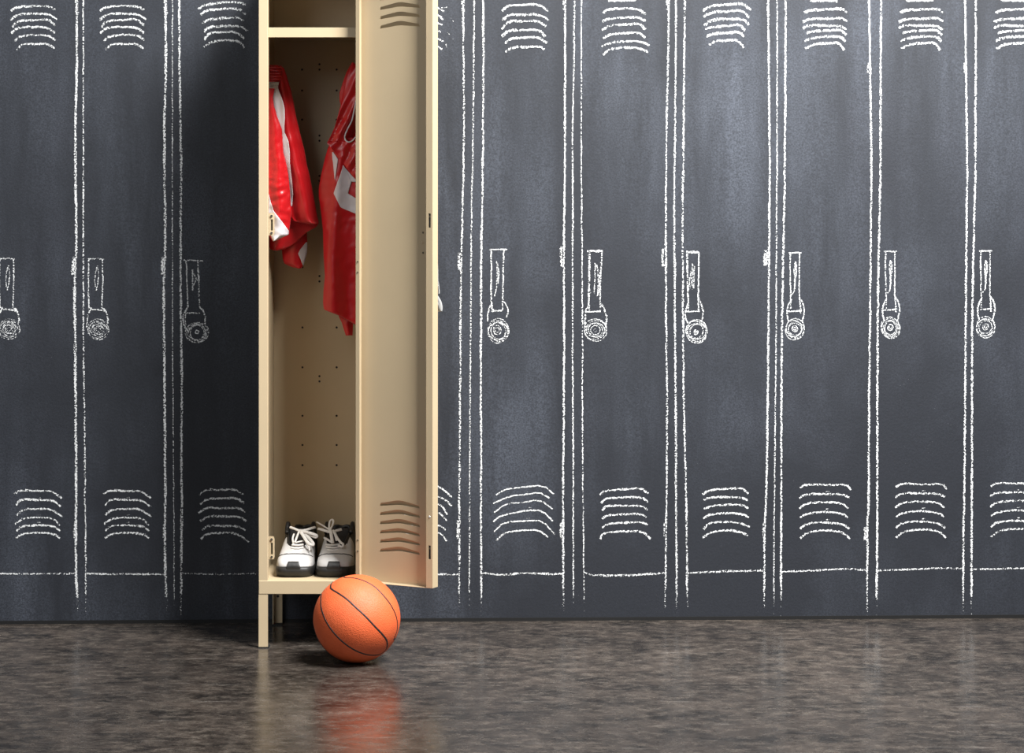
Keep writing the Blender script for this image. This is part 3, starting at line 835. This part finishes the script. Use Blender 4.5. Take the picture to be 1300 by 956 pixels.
FR = [(112, 339, 349), (124, 339, 346.8), (134, 339, 348), (149, 339, 352.5), (164, 339, 358), (180, 339, 359), (194, 339, 360), (205, 339, 363), (223, 339, 366.4), (247, 339, 368.6), (260, 339, 369), (269, 339.3, 370.2), (280, 339.6, 369), (293, 340, 367.3), (298, 341, 367), (303, 344, 355), (306.5, 346.5, 348)]
front = Layer(FR, .158, f_front, .016, .009)
bm = bmesh.new(); front.mesh(bm, nc=54, step=1.3); obj('left_leg', bm, M['red'], sh_root, smooth=True)
bm = bmesh.new(); front.patch(bm, [(240, 339, 340), (250, 339.2, 342), (260, 339.4, 344.6), (268, 339.6, 347.5), (280, 340, 357), (288, 341, 363), (293, 342, 366.6), (298, 343.5, 366.4), (302, 345, 357), (306, 346.8, 348.5)], .002)
obj('leg_trim', bm, M['white_cloth'], sh_root, smooth=True, solid=.0008)
bm = bmesh.new()
leg.patch(bm, [(108, 349, 353), (113, 347.5, 353.2), (121, 346.2, 356.5), (129, 346.4, 359.2), (137, 348, 361.4), (149, 352, 361.6), (161, 357, 361), (168, 358.4, 361), (174, 358.4, 364), (180, 358.6, 366.2), (194, 359, 368), (205, 362.4, 367.8), (218, 364.6, 369), (231, 366.4, 370.7), (247, 368.5, 371.8), (262, 369.4, 371)], .014)
obj('side_stripe', bm, M['white_cloth'], sh_root, smooth=True, solid=.0008)
# gathered elastic waistband and its woven tape
wb = Layer([(82.5, 339, 353), (84.5, 339, 357), (90, 339, 358.5), (98, 339, 357.5), (105, 339, 355)], .165, lambda s, px, py: .0016 * math.sin(py * 1.75) + .001 * nz(px, py, .3, 3) + .012 * s * s, .02, .006)
bm = bmesh.new(); wb.mesh(bm, step=.6); obj('waistband', bm, M['red'], sh_root, smooth=True)
bm = bmesh.new(); wb2 = Layer([(104, 339, 354.5), (110, 339, 353), (117.5, 339, 350)], .163, lambda s, px, py: .0012 * math.sin(py * 2.) + .006 * s, .004, .002); wb2.mesh(bm, step=.8); obj('waist_tape', bm, M['grey_tape'], sh_root, smooth=True)

# --- red jersey
je = empty('basketball_jersey', P(448, 79, .2), 'red sleeveless jersey with white number and neck piping hanging at the right inside the locker', 'jersey')


def f_body(s, px, py):
    seam = (424 - (py - 245) * .1) if py < 330 else 415.5
    side = max(0, seam - px) * .0011
    t = min(1, max(0, (py - 210) / 150))
    return side - .004 * math.exp(-((px - seam - 5 - t * 3) / 5) ** 2) - .007 * t * math.cos((px - 424) * .16) + .003 * nz(px * 1.3, py * .35, .06, 11) + .0022 * nz(px + py * .4, py, .11, 5) * (1 if py < 300 else .5) + .0000


B_ROWS = [(175, 424, 471), (187, 416.5, 471), (197, 413.5, 471), (207, 411, 471), (222, 407.6, 471), (239, 404.6, 471), (249, 404.6, 471), (266, 407, 471), (294, 410, 471), (326, 410.8, 471), (350, 412.4, 471), (368, 410.7, 471), (384, 410, 471), (393, 411.2, 471), (396, 418, 471), (400.5, 430, 471), (407, 442, 471), (414, 454, 471), (421, 465, 471)]
body = Layer(B_ROWS, .175, f_body, .022, .008)
bm = bmesh.new(); body.mesh(bm, nc=70, step=1.5); obj('body', bm, M['red'], je, smooth=True)
bm = bmesh.new(); body.patch(bm, [(193, 421.6, 423), (202, 422, 429), (206, 422.8, 428.6), (215, 423.6, 427.2), (228, 425, 425.4)], .002); obj('side_panel', bm, M['white_cloth'], je, smooth=True, solid=.0008)
bm = bmesh.new()
body.patch(bm, [(210, 435.2, 436), (214, 434.6, 438.8), (231, 428.5, 446.4)], .0024)
body.patch(bm, [(214, 438.8, 438.9), (222.5, 441.5, 446.3), (230.9, 446.3, 454.3), (231, 446.4, 466)], .0024)
body.patch(bm, [(231, 428.5, 446.4), (238, 426, 444), (245.5, 423.4, 441.8), (247.5, 424.4, 444.5), (253.5, 427.4, 454)], .0024)
body.patch(bm, [(247.4, 444.4, 444.6), (253.4, 453.6, 454.2)], .0024)
body.patch(bm, [(253.5, 427.4, 454), (256, 428.7, 452.3), (262, 431.8, 452.8), (263.5, 432.6, 454), (267.5, 442.2, 463), (272, 452.8, 466)], .0024)
body.patch(bm, [(231, 461, 466), (253, 461, 466)], .0024); body.patch(bm, [(263, 453, 466), (267.5, 460, 466)], .0024)
bmesh.ops.remove_doubles(bm, verts=bm.verts, dist=.00005)
obj('number', bm, M['white_cloth'], je, smooth=True, solid=.0008)
# tail of the jersey's back, hanging lower
tail = Layer([(380, 425, 470), (402, 430, 470), (410, 434, 448.3), (420, 437, 448), (426, 439, 447.6)], .225, lambda s, px, py: .003 * math.cos(7 * s), .01, .005)
bm = bmesh.new(); tail.mesh(bm); obj('back_tail', bm, M['red'], je, smooth=True)


# upper front, folded over: strap, armhole and neckline
def f_top(s, px, py):
    w = (px - 425) * .93 + (py - 180) * .37
    return .0045 * nz(w, py * .3, .12, 21) + .003 * math.cos(w * .42 + py * .05) + (.006 * nz(px + py * .7, py - px * .5, .085, 33) if py > 150 else 0) - .0001 * max(0, py - 160)


NECK = [(100, 459), (118, 454), (135, 450.5), (152, 447), (162, 442), (170, 438.4), (174, 437.6), (177.5, 438.6), (180, 441.5)]
def neck(py): return interp(NECK, py)[0]


T1 = [(79, 446.5, 448.6), (85, 445, 456), (92, 442.5, 459.5), (99, 440, 459.5)] + [(y, interp([(99, 440), (118, 435.5), (134, 432.3), (148, 428.6), (161, 425), (172, 420), (179.5, 416)], y)[0], neck(y)) for y in (108, 118, 126, 134, 142, 148, 152, 157, 161, 166, 170, 174, 177.5, 179.5)]
strap = Layer(T1, .155, f_top, .012, .004)
T2 = [(179.4, 416, 471), (182, 415, 471), (186, 418.8, 471), (191.5, 423.5, 471), (197, 428.2, 471), (203, 433, 471), (212, 439, 471), (220, 445, 471), (230.5, 454.4, 471), (238, 461, 471)]
flap = Layer(T2, .155, f_top, .012, .002)
T3 = [(160, 463, 471), (170, 454.2, 471), (175, 450.4, 471), (179, 446.6, 471), (180.4, 444, 471)]
bm = bmesh.new(); strap.mesh(bm, nc=40, step=1.2)
flap.mesh(bm, nc=60, step=1.2)
Layer(T3, .155, f_top, .01, .001).mesh(bm, nc=16, step=1.)
obj('upper_front', bm, M['red'], je, smooth=True)
# inside of the back, seen through the neckline and beside the strap
inner = Layer([(80, 446, 450), (92, 439.6, 460), (105, 435, 466), (118, 431, 470), (127, 431, 471), (140, 434, 471), (165, 432, 471), (190, 424, 471), (200, 424, 471)], .2, lambda s, px, py: .004 * math.cos(9 * s), .006, .004)
bm = bmesh.new(); inner.mesh(bm); obj('back_panel', bm, M['red'], je, smooth=True)
bm = bmesh.new()
path = [(459.5, 99), (454.2, 118), (450.6, 135), (447, 152), (442, 162.5), (438.6, 170), (437.8, 175), (439.5, 178.8), (443, 180.3), (447, 178.8), (451, 174.5), (455, 169), (463, 159)]
pts = [P(x, y, .155 + f_top(0, x, y) - .002) for x, y in path]
tube(bm, catmull(pts, 5), .0021, .0016, n=8)
obj('neck_piping', bm, M['white_cloth'], je, smooth=True)


# ------------------------------------------------------------------ sneakers
def smooth_stations(st, n):
    vs = [Vector(s) for s in st]
    # catmull over (y, w, top) triples
    return catmull(vs, n)


ST = [(0.000, .020, .036), (.006, .037, .045), (.018, .047, .053), (.04, .0525, .060), (.065, .0545, .067), (.09, .0535, .077), (.12, .051, .094), (.15, .050, .108), (.18, .049, .119), (.205, .0485, .136), (.225, .0475, .136), (.25, .0445, .114), (.272, .037, .102), (.288, .027, .098)]


def make_shoe(xc, Yt, label, laces, tilt=1):
    base = Vector((xc, Yt, ZF + .0006))
    root = empty('sneaker', (xc, Yt + .14, ZF), label, 'shoe', 'pair of sneakers on the locker floor')
    st = smooth_stations(ST, 5)
    zs0 = .024
    HT = .088                                                     # where the throat begins

    def thr(y):                                                   # half width of the throat
        if y < HT: return 0
        return min(.021 + .013 * min(1, (y - HT) / .09), .021 * math.sqrt(max(0, (y - HT) / .012)))

    def sect(y, w, top, a):
        """a in [-1, 1] across the arch"""
        t = a * math.pi / 2
        ex = .62 if y < .1 else .62 - .15 * min(1, (y - .1) / .1)
        x = w * math.copysign(abs(math.sin(t)) ** .8, t)
        lean = 1 - .05 * min(1, max(0, (y - .1) / .1)) * (math.cos(t))
        z = zs0 + (top - zs0) * abs(math.cos(t)) ** ex
        return Vector((x * lean, y, z))

    NA = 30
    bm = bmesh.new(); grid = []
    edgeL, edgeR = [], []
    for s in st:
        y, w, top = s
        tw = thr(y)
        # arch parameter where |x| = tw
        a0 = 0.
        if tw > 0:
            lo_, hi_ = 0., 1.
            for _ in range(30):
                mid = (lo_ + hi_) / 2
                if sect(y, w, top, mid).x < tw: lo_ = mid
                else: hi_ = mid
            a0 = lo_
        rowL = [sect(y, w, top, -1 + (1 - a0) * k / NA) for k in range(NA + 1)]
        rowR = [sect(y, w, top, 1 - (1 - a0) * k / NA) for k in range(NA + 1)]
        grid.append((rowL, rowR)); 
        if tw > 0: edgeL.append(rowL[-1]); edgeR.append(rowR[-1])
    for side in (0, 1):
        vv = [[bm.verts.new(base + p) for p in g[side]] for g in grid]
        for i in range(len(vv) - 1):
            for k in range(NA):
                f = bm.faces.new((vv[i][k], vv[i][k + 1], vv[i + 1][k + 1], vv[i + 1][k]))
                y = (grid[i][side][k].y); z = grid[i][side][k].z; x = grid[i][side][k].x
                frac = k / NA
                seam = abs(z - (.0585 - .02 * (y - .02))) < .0016 and y < .075 and z > .05
                blk = (y > .15 and z > .045 + .0 * y) or (y > .105 and frac > .86) or (y > .20) or (.075 < y < .12 and frac > .93)
                if .075 < y < .21 and z < .05 and (x * tilt) > 0: blk = y > .11
                f.material_index = 1 if blk else 0
    bmesh.ops.remove_doubles(bm, verts=bm.verts, dist=.0004)
    up = obj('upper', bm, [M['leather'], M['black_leather']], root, smooth=True, solid=.003, offset=-1)
    # heel cup closing the back
    bm = bmesh.new()
    prof = []
    for k in range(13):
        a = -1 + 2 * k / 12
        prof.append((a * .030, .288 + .012 * (1 - a * a)))
    r0 = [bm.verts.new(base + Vector((x, y, .02))) for x, y in prof]; r1 = [bm.verts.new(base + Vector((x * .9, y - .004, .06))) for x, y in prof]; r2 = [bm.verts.new(base + Vector((x * .85, y, .099))) for x, y in prof]
    for A, B in ((r0, r1), (r1, r2)):
        for k in range(12): bm.faces.new((A[k], A[k + 1], B[k + 1], B[k]))
    obj('heel_cup', bm, M['black_leather'], root, smooth=True, solid=.004)
    # padded collar round the opening
    bm = bmesh.new()
    ring = [p for p in edgeL if p.y > .165][::3] + [Vector((-.02, .292, .100)), Vector((0, .298, .102)), Vector((.02, .292, .100))] + list(reversed([p for p in edgeR if p.y > .165][::3]))
    for side in (ring[:],):
        pts = [base + q + Vector((math.copysign(.004, q.x) if abs(q.x) > .003 else 0, 0, .002 + .004 * max(0, 1 - abs(q.y - .205) / .03))) for q in side]
        tube(bm, catmull(pts, 4), .0062, n=10, up=Vector((0, 0, 1)))
    obj('collar', bm, M['black_leather'], root, smooth=True)
    # black rim round the throat
    bm = bmesh.new()
    rim = list(reversed([p for p in edgeL if p.y < .172])) + [p for p in edgeR if p.y < .172]
    tube(bm, [base + q + Vector((0, 0, .0008)) for q in rim], .0022, .0014, up=Vector((0, -.5, 1)), n=8)
    obj('throat_rim', bm, M['black_leather'], root, smooth=True)
    # tongue
    bm = bmesh.new(); g = []
    for i in range(15):
        t = i / 14
        y = HT - .004 + t * .105
        z = .070 + t * .047 - .010 * math.sin(math.pi * t)
        hw = .018 + .014 * t
        g.append([bm.verts.new(base + Vector((hw * a, y + .006 * a * a, z - .006 * a * a))) for a in [-1 + 2 * k / 8 for k in range(9)]])
    for i in range(14):
        for k in range(8): bm.faces.new((g[i][k], g[i][k + 1], g[i + 1][k + 1], g[i + 1][k])).material_index = 1 if i > 3 else 0
    obj('tongue', bm, [M['leather'], M['mesh_cloth']], root, smooth=True, solid=.005)
    # outsole and midsole
    bm = bmesh.new()
    out = [(-s.y - .0015, s.x) for s in st] + [(s.y + .0015, s.x) for s in reversed(st)]
    out = [(-x, y) for x, y in reversed(out)]
    lay = [(0., .97, .006), (.004, 1.0, .001), (.014, 1.035, -.003), (.022, 1.03, -.003), (.0275, .995, .0005)]
    rr = []
    for z, k, dy in lay:
        rr.append([bm.verts.new(base + Vector((x * k, (.145 + (y - .145) * (1 + (.02 if k > 1 else 0))) + (dy if y < .03 else 0), z + (.010 * max(0, 1 - y / .03) * (1 if z < .01 else .35)) * 0 + (0.004 * max(0, 1 - y / .04) if z > .02 else 0)))) for x, y in out])
    for A, B in zip(rr, rr[1:]):
        for k in range(len(A)): bm.faces.new((A[k], A[(k + 1) % len(A)], B[(k + 1) % len(A)], B[k]))
    bm.faces.new(list(reversed(rr[0]))); bm.faces.new(rr[-1])
    obj('sole', bm, M['rubber'], root, smooth=True)
    # toe bumper climbing from the sole
    bm = bmesh.new(); g = []
    for i in range(9):
        t = i / 8
        row = []
        for k in range(15):
            a = -1 + 2 * k / 14
            hw = .0235 - .0085 * t
            x = a * hw
            z = .020 + t * .0255
            # front surface of the toe at this x, z
            best = None
            for s in st[:30]:
                y, w, top = s
                if w > abs(x) + 1e-4:
                    tt = math.asin(min(1, (abs(x) / w) ** 1.25))
                    zz = zs0 + (top - zs0) * math.cos(tt) ** .62
                    if zz >= z: best = y; break
            best = .03 if best is None else best
            row.append(bm.verts.new(base + Vector((x, best - .0038 - .0012 * math.sin(math.pi * min(1, t * 1.2)), z))))
        g.append(row)
    for i in range(8):
        for k in range(14): bm.faces.new((g[i][k], g[i][k + 1], g[i + 1][k + 1], g[i + 1][k]))
    obj('toe_bumper', bm, M['rubber'], root, smooth=True, solid=.003)
    # stitched seam across the vamp
    bm = bmesh.new(); pts = []
    for k in range(25):
        a = -.97 + 1.94 * k / 24
        yv = .045 + .022 * a * a
        q = min(st, key=lambda s: abs(s.x - yv))
        pts.append(base + sect(yv, q.y, q.z, a * .74) + Vector((0, -.0006, .0012)))
    tube(bm, pts, .0011, n=6, up=Vector((0, -.6, 1))); obj('vamp_seam', bm, M['black_leather'], root, smooth=True)
    # laces
    yy = lambda py: Yt + .078 + (701 - py) / 33. * .085
    bm = bmesh.new()
    for pts, w in laces:
        q = [P(330 + x / 7.96, 640 + y / 7.96, yy(640 + y / 7.96) - .012 - d) for x, y, d in pts]
        tube(bm, catmull(q, 6), w, .0016, n=8, up=Vector((0, -1, .35)))
    obj('laces', bm, M['lace'], root, smooth=True)
    return root


rowsL = [([(318, 465, 0), (375, 476, .004), (432, 462, 0)], .0032), ([(312, 438, 0), (375, 446, .004), (438, 436, 0)], .0032), ([(322, 412, 0), (380, 416, .004), (440, 408, 0)], .0032), ([(330, 400, 0), (400, 380, .004), (442, 372, 0)], .0028)]
lacesL = rowsL + [([(302, 233, 0), (345, 248, .006), (400, 268, .010), (460, 262, .008), (520, 245, .006), (562, 232, 0)], .0038),
                  ([(398, 268, .012), (378, 320, .010), (352, 388, .006)], .0032), ([(345, 300, .004), (330, 350, .004), (338, 392, .002)], .0028),
                  ([(405, 268, .014), (470, 285, .020), (540, 305, .022), (572, 322, .020), (560, 332, .016), (500, 310, .012), (425, 280, .012)], .0048),
                  ([(412, 280, .014), (450, 340, .018), (490, 395, .020), (535, 412, .018), (530, 385, .014), (470, 320, .012), (425, 285, .012)], .0046),
                  ([(425, 300, .012), (470, 390, .014), (498, 440, .012), (503, 470, .008)], .0026)]
rowsR = [([(680, 462, 0), (735, 470, .004), (790, 466, 0)], .0034), ([(668, 435, 0), (735, 442, .004), (800, 436, 0)], .0034), ([(660, 408, 0), (730, 415, .004), (810, 405, 0)], .0032), ([(645, 340, 0), (690, 362, .004), (730, 390, .004)], .0032)]
lacesR = rowsR + [([(585, 248, 0), (640, 262, .006), (710, 282, .010), (770, 270, .008), (825, 255, 0)], .0042),
                  ([(572, 180, .004), (620, 208, .006), (680, 245, .008), (710, 270, .010)], .0024),
                  ([(706, 275, .012), (700, 225, .012), (708, 175, .010), (728, 158, .010), (742, 172, .010), (735, 210, .012), (718, 245, .013), (708, 280, .013)], .0030),
                  ([(715, 265, .016), (722, 320, .016), (735, 395, .014)], .0050), ([(738, 262, .014), (762, 320, .014), (775, 370, .010)], .0030),
                  ([(750, 268, .012), (775, 330, .014), (815, 385, .014), (842, 408, .012), (830, 432, .010), (790, 418, .008)], .0036)]
make_shoe((374.6 - CX) * (D0 + .1) / F, .052, 'left white and black sneaker on the locker floor, lace loops flopping to the right', lacesL, 1)
make_shoe((425.6 - CX) * (D0 + .1) / F, .052, 'right white and black sneaker on the locker floor, one lace loop standing up', lacesR, 1)

# ------------------------------------------------------------------ basketball
R = .121; BD = F / 457.
bc = Vector(((453 - CX) / 457., BD - D0, R))
bm = bmesh.new()
bmesh.ops.create_uvsphere(bm, u_segments=96, v_segments=64, radius=R)
for v_ in bm.verts: v_.co += bc


def on_ball(px, py):
    x, z = (px - 453) / 55.6, -(py - 786) / 55.6
    r = math.hypot(x, z)
    if r > .995: x, z = x / r * .995, z / r * .995
    return Vector((x, -math.sqrt(max(0, 1 - x * x - z * z)), z))


def seam(front, back):
    pts = [on_ball(*p) for p in front] + [Vector(p).normalized() for p in back]
    c = [p.normalized() for p in catmull(pts, 10, closed=True)]
    tube(bm, [bc + p * (R - .0006) for p in c], .0029, .0014, up=lambda p: (p - bc).normalized(), n=8, closed=True, mi=1)


z2 = lambda pts: [(380 + x / 6.593, 715 + y / 6.593) for x, y in pts]
A_ = z2([(268, 182), (285, 197), (340, 215), (420, 255), (500, 318), (580, 390), (650, 470), (710, 545), (745, 610), (748, 660), (730, 710), (690, 740), (620, 735), (540, 705), (450, 650), (360, 575), (290, 500), (235, 420), (200, 345), (187, 260)])
seam(A_, [(-.82, .25, .5), (-.62, .66, .42), (-.2, .95, .2), (.1, .97, .22), (-.1, .8, .6), (-.42, .5, .75)])
seam(z2([(385, 116), (450, 112), (540, 127), (640, 175), (720, 250), (790, 350), (825, 450), (825, 550), (800, 620)]), [(.9, .1, -.42), (.75, .62, -.2), (.35, .9, .25), (-.05, .75, .66), (-.3, .3, .9)])
seam(z2([(125, 520), (150, 590), (200, 670), (265, 745), (330, 790)]), [(-.1, -.1, -.99), (.1, .5, -.86), (-.25, .85, -.46), (-.7, .7, -.1), (-.93, .3, .1)])
bo = obj('basketball', bm, [M['ball'], M['groove']], None, smooth=True)
# give it its own origin at the contact point
for v_ in bo.data.vertices: v_.co -= bc
bo.location = bc
tag(bo, 'orange basketball with black seams on the concrete floor in front of the locker', 'ball')

# ------------------------------------------------------------------ light and camera
def area(name, loc, target, size, energy, col, size_y=None):
    l = bpy.data.lights.new(name, 'AREA'); l.energy = energy; l.color = col; l.size = size
    if size_y: l.shape = 'RECTANGLE'; l.size_y = size_y
    o = bpy.data.objects.new(name, l); C.objects.link(o); o.location = loc
    o.rotation_euler = (Vector(target) - Vector(loc)).to_track_quat('-Z', 'Y').to_euler()
    return o


area('ceiling_softbox', (1.9, -2.0, 5.0), (.75, .15, 1.75), 2.0, 445, (1., .99, .97)).data.spread = math.radians(105)
area('added_left_fill', (-2.6, -4.2, 3.6), (-.6, 0, .9), 2.4, 80, (.97, .985, 1.))  # added front-left fill, lifts the dark wall left of the locker
w = bpy.data.worlds.new('World'); bpy.context.scene.world = w; w.use_nodes = True
bg = w.node_tree.nodes['Background']; bg.inputs[0].default_value = (.86, .92, 1., 1); bg.inputs[1].default_value = .07

cam = bpy.data.cameras.new('camera'); co = bpy.data.objects.new('camera', cam); C.objects.link(co)
co.location = (0, -D0, H); co.rotation_euler = (math.pi / 2, 0, 0)
cam.sensor_width = 36; cam.lens = F / 1300 * 36; cam.shift_y = -(478 - HY) / 1300
sc = bpy.context.scene
sc.camera = co
sc.view_settings.view_transform = 'Standard'; sc.view_settings.look = 'None'; sc.view_settings.gamma = 1; sc.view_settings.exposure = 0
sc.view_settings.use_curve_mapping = False
